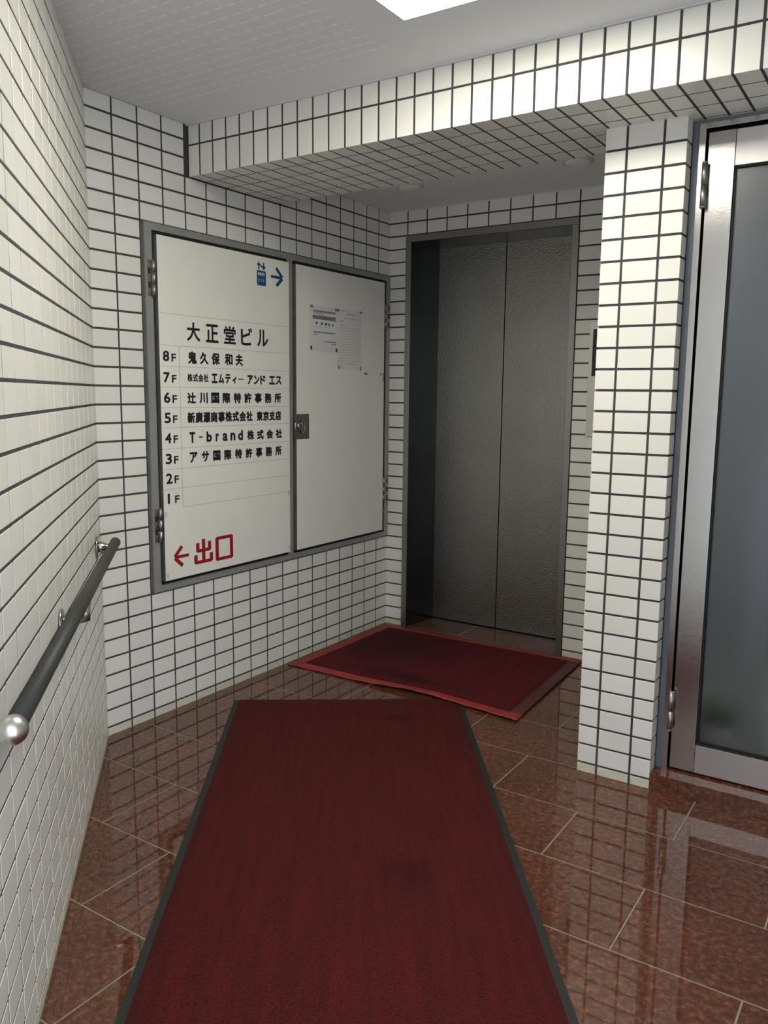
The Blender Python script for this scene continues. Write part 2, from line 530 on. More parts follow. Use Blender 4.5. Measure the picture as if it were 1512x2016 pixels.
# underside faces down: U=x, V=-y gives normal -z ; v = -y
cells = []
for i, (a, b) in enumerate(zip(us, us[1:])):
    for j in range(5):
        y0, y1 = ys[j], ys[j + 1]
        y0 += .0108 if j == 0 else JT / 2.2
        y1 -= 0 if j == 4 else JT / 2.2
        cells.append((a + JT / 2, b - JT / 2, -y1, -y0, M_tile))
tile_field(beam, (0, 0, ZB + TH), (1, 0, 0), (0, -1, 0), cells, 300, TH=.0007)
tile_field(beam, (0, BYB - TH, 0), (-1, 0, 0), (0, 0, 1),
           [(-b + JT / 2, -a - JT / 2, ZB, ZS, M_tile) for (a, b) in zip(us, us[1:]) if b < 1.66], 0)

# --- ceilings
LX0, LX1, LY0, LY1 = 1.230, 1.850, -2.455, -1.835      # ceiling lamp opening
bm = bmesh.new()
for (a, b, c, d) in ((-.15, LX0, -4.6, BY + TH), (LX1, 3.5, -4.6, BY + TH), (LX0, LX1, -4.6, LY0), (LX0, LX1, LY1, BY + TH)):
    box(bm, a, b, c, d, ZC, ZC + .12)
ce = obj('ceiling', bm, M_ceil, kind='structure', label='grey ceiling boards embossed with fine dashes')
bx('ceiling_alcove', M_ceil, 0, 1.66, BYB - .03, 0.0, ZS, ZS + .08, kind='structure', label='lower ceiling above the lift doors')
bx('trim_1', M_trimw, 0.0, 3.40, BY - .006, BY + .004, ZC - .0055, ZC, kind='structure', label='thin white bead between beam and ceiling')
bx('trim_2', M_trimw, 0.003, 1.66, -.005, 0.0, ZS - .005, ZS, kind='structure', label='thin bead above the lift wall tiles')

# --- shell of the room outside the picture
wd = slab('wall_right', (3.40, 0, 0), (0, -1, 0), (0, 0, 1), (BYB * 0 + 1.226, 3.6), (0, ZC), th=.1)
wd['label'] = 'white-tiled side wall right of the glass door'
tile_field(wd, (3.40, 0, 0), (0, -1, 0), (0, 0, 1), grid([1.226 + i * CP for i in range(21)], ROWZ + [ZC], None, .05), 0)
we = slab('wall_door_side', (0, PY, 0), (1, 0, 0), (0, 0, 1), (2.83, 3.40), (0, ZB), th=.08)
we['label'] = 'white-tiled wall on the far side of the glass door'
tile_field(we, (0, PY, 0), (1, 0, 0), (0, 0, 1), grid([2.83 + i * .114 for i in range(6)], rzp, None, .05), 0)
cx, cy = (LO + LD * LLEN).x, (LO + LD * LLEN).y
wf = slab('wall_entrance', (cx, cy, 0), (0, 1, 0), (0, 0, 1), (-0.9, 0), (0, ZC), th=.12)
wf['label'] = 'short tiled wall beside the street entrance'
tile_field(wf, (cx, cy, 0), (0, 1, 0), (0, 0, 1), grid([-.9 + i * .1125 for i in range(9)], ROWZ + [ZC], None, .05), 0)
bx('ground', M_concrete, -8, 12, -14, -4.45, -.06, -.02, kind='structure', label='concrete street outside the entrance')
bx('facade', M_facade, -8, 12, -14.3, -14, -.02, 7, kind='structure', label='grey building front across the street')

# ------------------------------------------------------------------ floor
fl = bx('floor', M_joint, -.05, 3.45, -4.5, 0.30, -.06, -.0012, kind='structure', label='polished red-brown granite slab floor with pale joints')
_fm = {}
def slabtile(x0, x1, y0, y1, z=0.0, j=.0045, parent=fl, clip=True):
    pts = [Vector((x0 + j / 2, y0 + j / 2)), Vector((x1 - j / 2, y0 + j / 2)), Vector((x1 - j / 2, y1 - j / 2)), Vector((x0 + j / 2, y1 - j / 2))]
    def cut(pts, n, c):     # keep n.p >= c
        out = []
        for i in range(len(pts)):
            a, b = pts[i], pts[(i + 1) % len(pts)]
            da, db = n.dot(a) - c, n.dot(b) - c
            if da >= 0: out.append(a)
            if da * db < 0: out.append(a + (b - a) * (da / (da - db)))
        return out
    if clip:
        pts = cut(pts, Vector((LN.x, LN.y)), LN.dot(LO) + .003)
        if len(pts) > 2: pts = cut(pts, Vector((1, 0)), 0.003)
    if len(pts) < 3: return
    bm = bmesh.new()
    ctr = sum(pts, Vector((0, 0))) / len(pts)
    top = [bm.verts.new((p.x, p.y, z)) for p in [ctr + (p - ctr) * (1 - .0016 / max((p - ctr).length, .02)) for p in pts]]
    mid_ = [bm.verts.new((p.x, p.y, z - .0007)) for p in pts]
    bot = [bm.verts.new((p.x, p.y, z - .012)) for p in pts]
    bm.faces.new(top)
    n = len(pts)
    for i in range(n):
        j_ = (i + 1) % n
        bm.faces.new((mid_[i], mid_[j_], top[j_], top[i])); bm.faces.new((bot[i], bot[j_], mid_[j_], mid_[i]))
    obj('granite_slab', bm, M_granite, parent)
FY = [-4.5] + [-1.515 - .3050 * i for i in range(9, -4, -1)]
# rows measured at y = ..., -2.125, -1.82, -1.515, -1.21, -0.905
y0 = -1.515
for i in range(-6, 11):
    ya = y0 - .305 * (i + 1) + .305; ya = y0 - .305 * i
    yb = ya + .305
    if ya > -0.03: continue
    top = min(yb, 0.0) if yb > 0.0 else yb
    if top - ya < 0.02: continue
    base = 2.046 if i % 2 == 0 else 1.741
    # row between ya and yb
    for k in range(-5, 4):
        xa, xb = base + .61 * (k - 1), base + .61 * k
        if xa > 3.40 or xb < 0: continue
        slabtile(xa, min(xb, 3.40), ya, top)
for (xa, xb) in ((.150, .478), (.478, 1.06)):
    slabtile(xa, xb, .02, .235, clip=False)
slabtile(.15, 1.06, 0.0, .02, clip=False, j=.003)

# door step
step = bx('door_step', M_granite, PX1 + .002, 2.83, PY, -1.0, 0.0, .0586, kind='structure', label='polished red granite step under the glass door', bev=.0015)

# ------------------------------------------------------------------ lift (elevator)
lift = empty('elevator_entrance', ((EX0 + EX1) / 2, 0.1, 0), 'stainless steel lift entrance with closed two-panel doors in the back wall', 'elevator')
li = inv(lift)
YD = 0.25
IX0, IX1, IZ = .147, 1.062, 2.166
def jamb(xo, xi, xb):
    bm = bmesh.new()
    pts = [(xo, -.006), (xi, -.006), (xb, YD + .03), (xo, YD + .03)]
    lo = [bm.verts.new((x, y, 0)) for x, y in pts]; hi = [bm.verts.new((x, y, EZ - .003)) for x, y in pts]
    bm.faces.new(lo); bm.faces.new(hi[::-1])
    for i in range(4):
        j = (i + 1) % 4
        bm.faces.new((lo[i], hi[i], hi[j], lo[j]))
    return bm
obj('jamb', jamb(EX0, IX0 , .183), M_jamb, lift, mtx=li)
bm = bmesh.new(); box(bm, EX0, IX0 - .002, -.0085, -.0055, 0, IZ); obj('architrave', bm, M_face, lift, mtx=li)  # thin plates carry the lighter tone of the lit jamb face
bm = bmesh.new(); box(bm, IX1 + .002, EX1, -.0085, -.0055, 0, IZ); obj('architrave', bm, M_face, lift, mtx=li)
bm = bmesh.new(); box(bm, EX0, EX1, -.0085, -.0055, IZ + .002, EZ - .003); obj('architrave', bm, M_face, lift, mtx=li)
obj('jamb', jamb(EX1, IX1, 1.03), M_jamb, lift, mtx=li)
bm = bmesh.new(); box(bm, IX0 + .0, IX1, -.006, YD + .03, IZ, EZ - .003)
obj('header', bm, M_jamb, lift, mtx=li)
DM = 0.5965
for (a, b) in ((.150, DM - .0028), (DM + .0028, 1.06)):
    bm = bmesh.new(); box(bm, a, b, YD, YD + .03, .009, IZ + .01, bev=.0006)
    obj('door_panel', bm, M_elev, lift, mtx=li)
bm = bmesh.new(); box(bm, .150, 1.06, YD - .006, YD + .05, -.012, .0005)
obj('sill', bm, M_dark, lift, mtx=li)
bm = bmesh.new(); box(bm, .150, 1.06, YD + .031, YD + .05, .0, IZ + .01)  # dark sheet added so the gap between the panels reads as shade
obj('backing', bm, M_dark, lift, mtx=li)

cp = empty('elevator_call_panel', (1.235, 0, 1.42), 'steel lift call panel with black display beside the lift, half hidden by the pillar', 'call panel')
ci = inv(cp)
bm = bmesh.new(); box(bm, 1.176, 1.292, -.012, -.001, 1.147, 1.700, bev=.001); obj('faceplate', bm, M_rail2, cp, mtx=ci)
bm = bmesh.new(); box(bm, 1.1935, 1.2755, -.0135, -.011, 1.441, 1.666); obj('display', bm, M_window, cp, mtx=ci)
for z in (1.36, 1.29):
    bm = bmesh.new(); lathe(bm, (1.234, -.012, z), (0, -1, 0), [(0, .016), (.003, .016), (.004, .0145), (.004, 0)]); obj('button', bm, M_chrome, cp, mtx=ci)

# ------------------------------------------------------------------ notice cabinet on wall x=0
cab = empty('notice_cabinet', (0, -.875, CAB_Z0), 'grey steel two-door wall cabinet with white doors used as building directory', 'cabinet')
cbi = inv(cab)
FY0, FY1, FZ0, FZ1 = -1.747, -.003, .529, 1.993
D = .027
def bxc(name, m, *a, parent=cab, bev=0.0, **k):
    bm = bmesh.new(); box(bm, *a, bev=bev)
    return obj(name, bm, m, parent, mtx=cbi if parent is cab else None, **k)
def app(y, z, t=D):      # a point read on plane x=0 -> the point of plane x=t on the same sight line
    f = 1 - t / CAM.x
    return CAM.y + (y - CAM.y) * f, CAM.z + (z - CAM.z) * f
# sealant joint round the frame and black slab painting the shade in the door gaps
bxc('sealant_joint', M_edge, -.012, .0035, -1.760, -.0, CAB_Z0, CAB_Z1 - .0)
bm = bmesh.new()
for q in ((FY0, -1.712, FZ0, FZ1), (-.040, FY1, FZ0, FZ1), (-1.712, -.040, FZ0, .556), (-1.712, -.040, 1.966, FZ1), (-.905 + .006, -.855 - .006, .556, 1.966)):
    box(bm, -.01, .010, *q)
obj('frame', bm, M_frame, cab, mtx=cbi)
yL0 = app(-1.6795, 0)[0]; yL1 = app(-.873, 0)[0]; yR0 = app(-.8215, 0)[0]; yR1 = app(-.044, 0)[0]
zb, zt = app(0, .564)[1], app(0, 1.956)[1]
bxc('gap_shade', M_dark, -.009, .0045, -1.712, -.040, .556, 1.966)  # groove made black, its shadow put into the colour
for (a, b, lab) in ((yL0, yL1, 'white door carrying the floor directory'), (yR0, yR1, 'plain white door with two notices')):
    d = bxc('door', M_edge, .004, D - .0006, a, b, zb, zt, label=lab)
    bm = bmesh.new(); box(bm, D - .0008, D, a + .001, b - .001, zb + .001, zt - .001)
    f = obj('face', bm, M_white, d)
    if a == yL0: dL = d
    else: dR = d
# the world matrices of children of doors: doors sit in empty space, keep meshes in the same coordinates
def hinge(yc, z0, z1, x=.012, r=.0075):
    h = bxc('hinge', M_hinge, .009, .0135, yc - .014, yc + .006, z0, z1, bev=.0008)
    bm = bmesh.new(); zz = (z1 - z0) / 3
    for i in range(3):
        tube(bm, (x + .010, yc + .010, z0 + zz * i + .0008), (x + .010, yc + .010, z0 + zz * (i + 1) - .0008), r, n=16)
    tube(bm, (x + .010, yc + .010, z0 - .004), (x + .010, yc + .010, z1 + .004), r * .45, n=10)
    obj('barrel', bm, M_hinge, h)
    for zc in (z0 + zz * .9, z0 + zz * 2.1):
        bm = bmesh.new(); box(bm, .0132, .0142, yc - .011, yc - .001, zc - .011, zc + .011); obj('slot', bm, M_dark, h)
for (z0, z1) in ((1.715, 1.85), (.738, .874)):
    hinge(-1.726, z0, z1)
def hingeR(z0, z1):
    h = bxc('hinge', M_hinge, .009, .014, -.068, -.012, z0, z1, bev=.0008)
    bm = bmesh.new(); zz = (z1 - z0) / 3
    for i in range(3): tube(bm, (.022, -.068, z0 + zz * i + .0008), (.022, -.068, z0 + zz * (i + 1) - .0008), .007, n=16)
    obj('barrel', bm, M_hinge, h)
    for zc in (z0 + zz * .5, z0 + zz * 1.5, z0 + zz * 2.5):
        bm = bmesh.new(); box(bm, .0138, .0146, -.029, -.018, zc - .013, zc + .013); obj('slot', bm, M_dark, h)
hingeR(1.705, 1.842); hingeR(.728, .869)
# lock
(y0_, z1_), (y1_, z0_) = app(-.839, 1.242), app(-.725, 1.119)
lock = bxc('lock', M_face, D - .002, D + .002, y0_, y1_, z0_, z1_, bev=.0008)
yc_, zc_ = app(-.797, 1.1785)
bm = bmesh.new(); lathe(bm, (D + .002, yc_, zc_), (1, 0, 0), [(0, .040), (.002, .040), (.0025, .036), (-.012, .033), (-.013, 0)], 32); obj('cup', bm, M_chrome, lock)
bm = bmesh.new(); lathe(bm, (D - .004, yc_, zc_ + .006), (1, 0, 0), [(0, .020), (.009, .020), (.011, .017), (.011, 0)], 24); obj('knob', bm, M_chrome, lock)
bm = bmesh.new(); box(bm, D + .007, D + .009, yc_ - .003, yc_ + .003, zc_ - .006, zc_ + .018); obj('keyway', bm, M_dark, lock)

# ---- lettering ----
_fc = {}
def glyph(ch, off):
    key = (ch, off)
    if key in _fc: return _fc[key]
    cu = bpy.data.curves.new('glyph', 'FONT')
    cu.body = ch; cu.size = 1; cu.offset = off; cu.resolution_u = 3
    o = bpy.data.objects.new('glyph', cu); C.objects.link(o)
    dg = bpy.context.evaluated_depsgraph_get()
    me = bpy.data.meshes.new_from_object(o.evaluated_get(dg))
    vs = [v.co.copy() for v in me.vertices]; fs = [list(p.vertices) for p in me.polygons]
    bpy.data.objects.remove(o); bpy.data.curves.remove(cu); bpy.data.meshes.remove(me)
    _fc[key] = (vs, fs)
    return _fc[key]
TX = D + .0006
def lettering(groups, m, name='letter', parent=None, label=None):
    """groups: (string, yL, yR, zB, zT, offset) as read on plane x=0; every character fills its slot"""
    for (st, a, b, zb_, zt_, off, fill) in groups:
        n = len(st); sw = (b - a) / (n - (1 - fill)) if n > 1 else (b - a)
        for i, ch in enumerate(st):
            gv, gf = glyph(ch, 0)
            if not gv: continue
            vs, fs = [], []
            x0 = min(v.x for v in gv); x1 = max(v.x for v in gv); y0 = min(v.y for v in gv); y1 = max(v.y for v in gv)
            cwid = sw * fill if n > 1 else (b - a)
            ca = a + sw * i; cb = ca + cwid
            za, zt2 = zb_, zt_
            if ch == 'ー' or ch == '-':
                mz = (zb_ + zt_) / 2; hz = (zt_ - zb_) * .07; za, zt2 = mz - hz, mz + hz
                if ch == '-': ca += cwid * .18; cb -= cwid * .18
            elif ch in 'ィ':
                zt2 = zb_ + (zt_ - zb_) * .72; ca += cwid * .12; cb -= cwid * .12
            elif ch in 'rna':
                zt2 = zb_ + (zt_ - zb_) * .74
                if ch == 'r': ca += cwid * .2; cb -= cwid * .2
            elif ch == '1':
                ca += cwid * .25; cb -= cwid * .25
            bd_ = off * .034
            offs = [(0, 0)] + [(bd_ * math.cos(t * math.pi / 4), bd_ * math.sin(t * math.pi / 4)) for t in range(8)]
            for q_, (dy_, dz_) in enumerate(offs if bd_ > 0 else offs[:1]):
                o_ = len(vs)
                for v in gv:
                    yy = ca + bd_ + (v.x - x0) / max(x1 - x0, 1e-6) * (cb - ca - 2 * bd_) + dy_
                    zz = za + (v.y - y0) / max(y1 - y0, 1e-6) * (zt2 - za) + dz_ * (0 if ch in 'ー-' else 1)
                    Y, Z = app(yy, zz)
                    vs.append((TX + q_ * .00001, Y, Z))
                fs += [[o_ + i_ for i_ in f] for f in gf]
            me = bpy.data.meshes.new(name)
            me.from_pydata(vs, [], fs)
            obj(name, me, m, parent, label=label)
K = .030
lettering([('大正堂ビル', -1.531, -1.026, 1.556, 1.629, .062, .70)], M_black, parent=dL)
lettering([('鬼久保', -1.528, -1.343, 1.463, 1.510, .068, .74), ('和夫', -1.312, -1.197, 1.464, 1.511, .068, .74)], M_black, parent=dL)
lettering([('株式会社', -1.533, -1.412, 1.388, 1.419, .040, .92), ('エムティー', -1.394, -1.195, 1.385, 1.422, .068, .86),
           ('アンド', -1.170, -1.047, 1.384, 1.421, .068, .86), ('エス', -1.022, -.933, 1.385, 1.420, .068, .9)], M_black, parent=dL)
lettering([('辻川国際特許事務所', -1.536, -.937, 1.299, 1.341, .068, .70)], M_black, parent=dL)
lettering([('新廣瀬商事株式会社', -1.538, -1.138, 1.217, 1.259, .068, .95), ('東京支店', -1.111, -.938, 1.217, 1.257, .068, .95)], M_black, parent=dL)
lettering([('T-brand', -1.529, -1.204, 1.134, 1.175, .08, .66), ('株式会社', -1.176, -.932, 1.132, 1.172, .068, .70)], M_black, parent=dL)
lettering([('アサ国際特許事務所', -1.531, -.937, 1.050, 1.091, .068, .66)], M_black, parent=dL)
for ch, zb2, zt2_ in (('8', 1.468, 1.507), ('7', 1.383, 1.421), ('6', 1.301, 1.341), ('5', 1.219, 1.259), ('4', 1.137, 1.176), ('3', 1.052, 1.092), ('2', .971, 1.011), ('1', .888, .928)):
    lettering([(ch, -1.663, -1.629 if ch != '1' else -1.640, zb2, zt2_, .052, 1), ('F', -1.618, -1.593, zb2 - .001, zb2 + .029, .034, 1)], M_black, parent=dL)

def strokes(name, m, segs, wd, parent, th=.0004, capped=True):
    """segs in apparent coords"""
    bm = bmesh.new()
    for (a, b) in segs:
        (ya, za), (yb2, zb2) = app(*a), app(*b)
        p, q = Vector((0, ya, za)), Vector((0, yb2, zb2))
        d_ = (q - p).normalized(); n_ = Vector((0, -d_.z, d_.y)) * wd / 2 * (1 + .35 * abs(d_.z))
        e_ = d_ * (wd * .25 if capped else 0)
        pts = [p - e_ - n_ * .8, p - n_ , q - n_, q + e_ - n_ * .8, q + e_ + n_ * .8, q + n_, p + n_, p - e_ + n_ * .8]
        X = TX + random.uniform(0, .0002)
        v = [bm.verts.new((X, t.y, t.z)) for t in pts]
        bm.faces.new(v)
    return obj(name, bm, m, parent)
# red exit marking: arrow and two characters
strokes('arrow_marking', M_red, [((-1.628, .657), (-1.548, .657)), ((-1.627, .660), (-1.586, .699)), ((-1.627, .654), (-1.584, .616))], .0135, dL, capped=False)
Ya, Yb, Za, Zb = -1.508, -1.416, .610, .708
ym = (Ya + Yb) / 2
strokes('exit_lettering', M_red, [((ym, Za + .004), (ym, Zb + .002)), ((Ya + .012, .664), (Ya + .012, .696)), ((Yb - .010, .664), (Yb - .010, .696)), ((Ya + .012, .664), (Yb - .010, .664)),
        ((Ya, Za + .004), (Ya, .644)), ((Yb, Za + .004), (Yb, .644)), ((Ya, Za + .004), (Yb, Za + .004))], .0145, dL)
Ya, Yb = -1.380, -1.289
strokes('exit_lettering', M_red, [((Ya, .609), (Yb, .609)), ((Ya, .703), (Yb, .703)), ((Ya, .609), (Ya, .703)), ((Yb, .609), (Yb, .703))], .0148, dL)
# blue lift pictogram
strokes('arrow_marking', M_blue, [((-1.003, 1.876), (-.928, 1.876)), ((-.922, 1.878), (-.966, 1.917)), ((-.922, 1.874), (-.965, 1.837))], .0130, dL, capped=False)
bm = bmesh.new()
def poly(pts, X):
    v = []
    for p in pts:
        Y, Z = app(*p); v.append(bm.verts.new((X, Y, Z)))
    bm.faces.new(v)
poly([(-1.094, 1.893), (-1.099, 1.889), (-1.099, 1.832), (-1.093, 1.826), (-1.043, 1.826), (-1.037, 1.832), (-1.037, 1.889), (-1.042, 1.893)], TX)
poly([(-1.086, 1.931), (-1.099, 1.916), (-1.090, 1.914), (-1.090, 1.896), (-1.081, 1.896), (-1.081, 1.914), (-1.070, 1.914)], TX)
poly([(-1.052, 1.895), (-1.066, 1.912), (-1.057, 1.914), (-1.057, 1.929), (-1.048, 1.929), (-1.048, 1.914), (-1.037, 1.912)], TX)
pt_ = [(-1.075, 1.922), (-1.079, 1.916), (-1.063, 1.904), (-1.059, 1.909)]
poly(pt_, TX + .0001)
ic = obj('lift_pictogram', bm, M_blue, dL)
bm = bmesh.new()
poly([(-1.092, 1.871), (-1.092, 1.883), (-1.047, 1.883), (-1.047, 1.871)], TX + .0004)
for y in (-1.088, -1.072, -1.056):
    poly([(y, 1.843), (y + .003, 1.843), (y + .003, 1.857), (y, 1.857)], TX + .0004)
obj('cutout', bm, M_sheet, ic)
bm = bmesh.new()
for y in (-1.083, -1.068, -1.053):
    poly([(y - .004, 1.873), (y + .003, 1.873), (y + .003, 1.879), (y - .004, 1.879)], TX + .0006)
obj('figure', bm, M_blue, ic)
# directory sheets: hairline joints
bm = bmesh.new()
def hl(y0, y1, z, t=.0007):
    (a, c), (b, d) = app(y0, z), app(y1, z)
    box(bm, TX - .0004, TX, a, b, c - t, c + t)
for z in (1.656, 1.531, 1.447, 1.364, 1.2805, 1.199, 1.113, 1.028):
    hl(-1.677, -.877, z)
hl(-1.677, -.877, .947); hl(-1.570, -.877, .866)
(a, c), (b, d) = app(-1.575, 1.529), app(-1.575, .866)
box(bm, TX - .0004, TX + .0001, a - .0009, a + .0009, d, c)
obj('sheet_joint', bm, M_line, dL)
for (y, z) in ((-1.668, .842), (-1.666, .585), (-.884, .860), (-.882, .585)):
    bm = bmesh.new()
    a, c = app(y, z); box(bm, TX - .0004, TX, a - .006, a + .006, c - .012, c + .012)
    obj('tape', bm, M_tape, dL)

# notices on the right door: own things, they could be lifted off
def notice(name, y0, y1, z0, z1, label, draw):
    (a, c), (b, d) = app(y0, z0), app(y1, z1)
    o = empty(name, (D, (a + b) / 2, c), label, 'notice')
    ii = inv(o)
    bm = bmesh.new()
    n = 10
    vs = []
    for i in range(n + 1):
        for j in range(2):
            f_ = i / n
            vs.append(bm.verts.new((D + .0012 + .0022 * math.sin(f_ * math.pi) * (1 if j else .4) , a + (b - a) * f_, c if j == 0 else d)))
    for i in range(n):
        bm.faces.new((vs[2 * i], vs[2 * i + 2], vs[2 * i + 3], vs[2 * i + 1]))
    sh = obj('sheet', bm, M_paper, o, mtx=ii)
    md = sh.modifiers.new('s', 'SOLIDIFY'); md.thickness = .0004; md.offset = -1
    def P(u, v, w_, h_, m, nm):
        bm = bmesh.new()
        ya, yb_ = a + (b - a) * u, a + (b - a) * (u + w_); zt_ = d - (d - c) * v; zb_ = zt_ - (d - c) * h_
        def xx(y):
            f_ = (y - a) / (b - a); return D + .0017 + .0022 * math.sin(f_ * math.pi)
        k = 8
        row = []
        for i in range(k + 1):
            y = ya + (yb_ - ya) * i / k
            row.append((bm.verts.new((xx(y), y, zb_)), bm.verts.new((xx(y), y, zt_))))
        for r0, r1 in zip(row, row[1:]): bm.faces.new((r0[0], r1[0], r1[1], r0[1]))
        return obj(nm, bm, m, o, mtx=ii)
    draw(P)
    return o, ii, (a, b, c, d)
def d1(P):
    P(.13, .10, .80, .045, M_ptext, 'print'); P(.13, .155, .35, .035, M_pfaint, 'print')
    P(.11, .215, .83, .085, M_pband, 'print')
    for u, w_ in ((.22, .05), (.40, .055), (.54, .07), (.66, .05), (.80, .045)): P(u, .355 + u * .02, w_, .05, M_mag, 'print')
    P(.13, .46, .72, .004, M_ptext, 'print')
    P(.14, .57, .78, .03, M_ptext, 'print'); P(.14, .62, .16, .03, M_pfaint, 'print')
    P(.50, .77, .46, .022, M_ptext, 'print'); P(.78, .825, .18, .016, M_ptext, 'print')
def d2(P):
    P(.10, .03, .20, .010, M_pfaint, 'print'); P(.33, .075, .35, .012, M_ptext, 'print')
    P(.22, .145, .60, .010, M_pfaint, 'print'); P(.10, .20, .12, .010, M_ptext, 'print'); P(.14, .262, .10, .010, M_ptext, 'print')
    for i in range(13): P(.10, .31 + i * .045, .82, .005, M_pfaint, 'print')
    P(.35, .895, .30, .007, M_ptext, 'print')
n1, i1, r1 = notice('notice_sheet', -.722, -.490, 1.5555, 1.776, 'left notice sheet with dark heading band on the right cabinet door', d1)
n2, i2, r2 = notice('notice_sheet', -.4875, -.273, 1.4695, 1.779, 'right taller faint notice sheet hanging on the right cabinet door', d2)
def magnet(parent, ii, y, z, wy=.0045, wz=.009, m=M_mag):
    bm = bmesh.new(); box(bm, D + .001, D + .005, y - wy, y + wy, z - wz, z + wz, bev=.001); obj('magnet', bm, m, parent, mtx=ii)
M_tack = mat('grey_tack', (.20, .20, .19), .4)
a, b, c, d = r1
magnet(n1, i1, a + .014, c + .012); magnet(n1, i1, b - .008, c + .009); magnet(n1, i1, a + .018, d - .006, .008, .006, M_tack); magnet(n1, i1, b - .004, d - .008, .016, .006, M_tack)
a, b, c, d = r2
magnet(n2, i2, a + .010, c + .010, m=M_tack); magnet(n2, i2, b - .006, c + .008, m=M_tack); magnet(n2, i2, b - .005, d - .006, .009, .005, M_tack)
# small dark print marks next to the notices
for (y, z, wy, wz) in ((-.222, 1.452, .018, .0035), (-.236, 1.453, .006, .0055), (-.075, 1.452, .007, .005), (-.052, 1.457, .005, .005), (-.050, 1.445, .007, .004), (-.053, 1.432, .006, .0045), (-.052, 1.419, .006, .0045)):
    Y, Z = app(y, z)
    bm = bmesh.new()
    n = 10; v = [bm.verts.new((TX, Y + wy * math.cos(2 * math.pi * i / n), Z + wz * math.sin(2 * math.pi * i / n))) for i in range(n)]
    bm.faces.new(v)
    obj('printed_mark', bm, M_black, dR)

# ------------------------------------------------------------------ handrail on the left wall
rail = empty('handrail', tuple(LO + LD * 1.0), 'round grey handrail on silver brackets along the left tiled wall', 'handrail')
ri = inv(rail)
def LP(s, d_, z): return LO + LD * s + LN * d_ + Vector((0, 0, z))
RD = .065
pa, pb = LP(.135, RD, .797), LP(1.895, RD, .8165)
bm = bmesh.new(); tube(bm, pa, pb, .0178, n=40); obj('rail', bm, M_rail, rail, mtx=ri)
ax = (pb - pa).normalized()
bm = bmesh.new()
R_ = .0245
lathe(bm, pb - ax * .006, ax, [(0, .0185), (.002, .0195)] + [(.021 - R_ * math.cos(t) , R_ * math.sin(t)) for t in [math.radians(a_) for a_ in range(48, 181, 12)]], 36)
obj('end_ball', bm, M_ball, rail, mtx=ri)
bm = bmesh.new(); lathe(bm, pa + ax * .002, -ax, [(0, .0185), (.006, .0188), (.011, .016), (.012, 0)], 32); obj('end_cap', bm, M_rail, rail, mtx=ri)
def bracket(s, zr, arm='under'):
    f0 = LP(s, .004, zr - .062 if arm == 'under' else zr - .012)
    R1 = .036 if arm == 'under' else .044
    bm = bmesh.new()
    lathe(bm, f0, LN, [(0, R1), (.003, R1), (.005, R1 - .003), (.005, 0)], 32)
    br = obj('bracket', bm, M_chrome, rail, mtx=ri)
    bm = bmesh.new()
    if arm == 'under':
        lathe(bm, f0 + LN * .006, LN, [(0, .017), (.010, .015), (.018, .009), (.03, .008)], 24)
        tube(bm, f0 + LN * .030, f0 + LN * .061 + Vector((0, 0, .006)), .008, .0085, 16)
        c0 = LP(s, RD, zr - .034)
        box(bm, -.030, .030, -.011, .011, .008, .018, Matrix.Translation(c0) @ Matrix(((LD.x, LN.x, 0, 0), (LD.y, LN.y, 0, 0), (0, 0, 1, 0), (0, 0, 0, 1))))
        tube(bm, c0 + Vector((0, 0, -.026)), c0 + Vector((0, 0, .010)), .012, .0125, 16)
    else:
        lathe(bm, f0 + LN * .006, LN, [(0, .021), (.008, .0205), (.016, .018), (.024, .014), (.030, .011), (.045, .010)], 28)
    obj('arm', bm, M_chrome if arm == 'end' else M_hinge, br)
bracket(.150, .797, 'end')
bracket(1.01, .806)

# ------------------------------------------------------------------ glass door on the right
door = empty('glass_door', (2.35, -1.14, .0586), 'stainless steel framed glass door right of the tiled pillar', 'door')
di = inv(door)
def bd(name, m, *a, bev=0.0, parent=door, **k):
    bm = bmesh.new(); box(bm, *a, bev=bev)
    return obj(name, bm, m, parent, mtx=di if parent is door else None, **k)
SZ = .0586
bd('sealant_strip', M_sealant, 1.891, 1.9125, -1.158, -1.10, SZ, ZB - .004)
bd('sealant_strip', M_sealant, 1.9125, 2.81, -1.158, -1.10, 2.192, ZB + .002)
bd('door_frame', M_steel, 1.912, 1.9315, -1.166, -1.09, SZ, 2.1925, bev=.0006)
bd('door_frame', M_steel, 1.932, 2.79, -1.166, -1.09, 2.176, 2.1925, bev=.0006)
bd('door_frame', M_steel, 2.79, 2.81, -1.166, -1.09, SZ, 2.1925, bev=.0006)
bd('door_stop', M_dark, 1.9315, 1.965, -1.110, -1.09, SZ + .001, 2.176)
bd('door_stop', M_dark, 2.757, 2.79, -1.110, -1.09, SZ + .001, 2.176)
bd('door_stop', M_dark, 1.965, 2.757, -1.110, -1.09, 2.14, 2.176)
Y0, Y1 = -1.152, -1.112
ZD0, ZD1 = SZ + .0085, 2.1665
ZR, ZG = .1655, 2.058
bd('stile', M_steel, 1.9375, 2.0175, Y0, Y1, ZD0, ZD1, bev=.001)
bd('stile', M_steel, 2.705, 2.785, Y0, Y1, ZD0, ZD1, bev=.001)
bd('bottom_rail', M_rail2, 2.019, 2.7035, Y0, Y1, ZD0, ZR, bev=.001)
bd('top_rail', M_rail2, 2.0195, 2.7035, Y0, Y1, ZG, ZD1 - .001, bev=.001)
bm = bmesh.new()
for q in ((2.018, 2.0235, ZR, ZG), (2.6995, 2.705, ZR, ZG)): box(bm, q[0], q[1], Y0 + .006, Y1, q[2], q[3])
for q in ((ZR, ZR + .004), (ZG - .006, ZG)): box(bm, 2.0235, 2.6995, Y0 + .006, Y1, q[0], q[1])
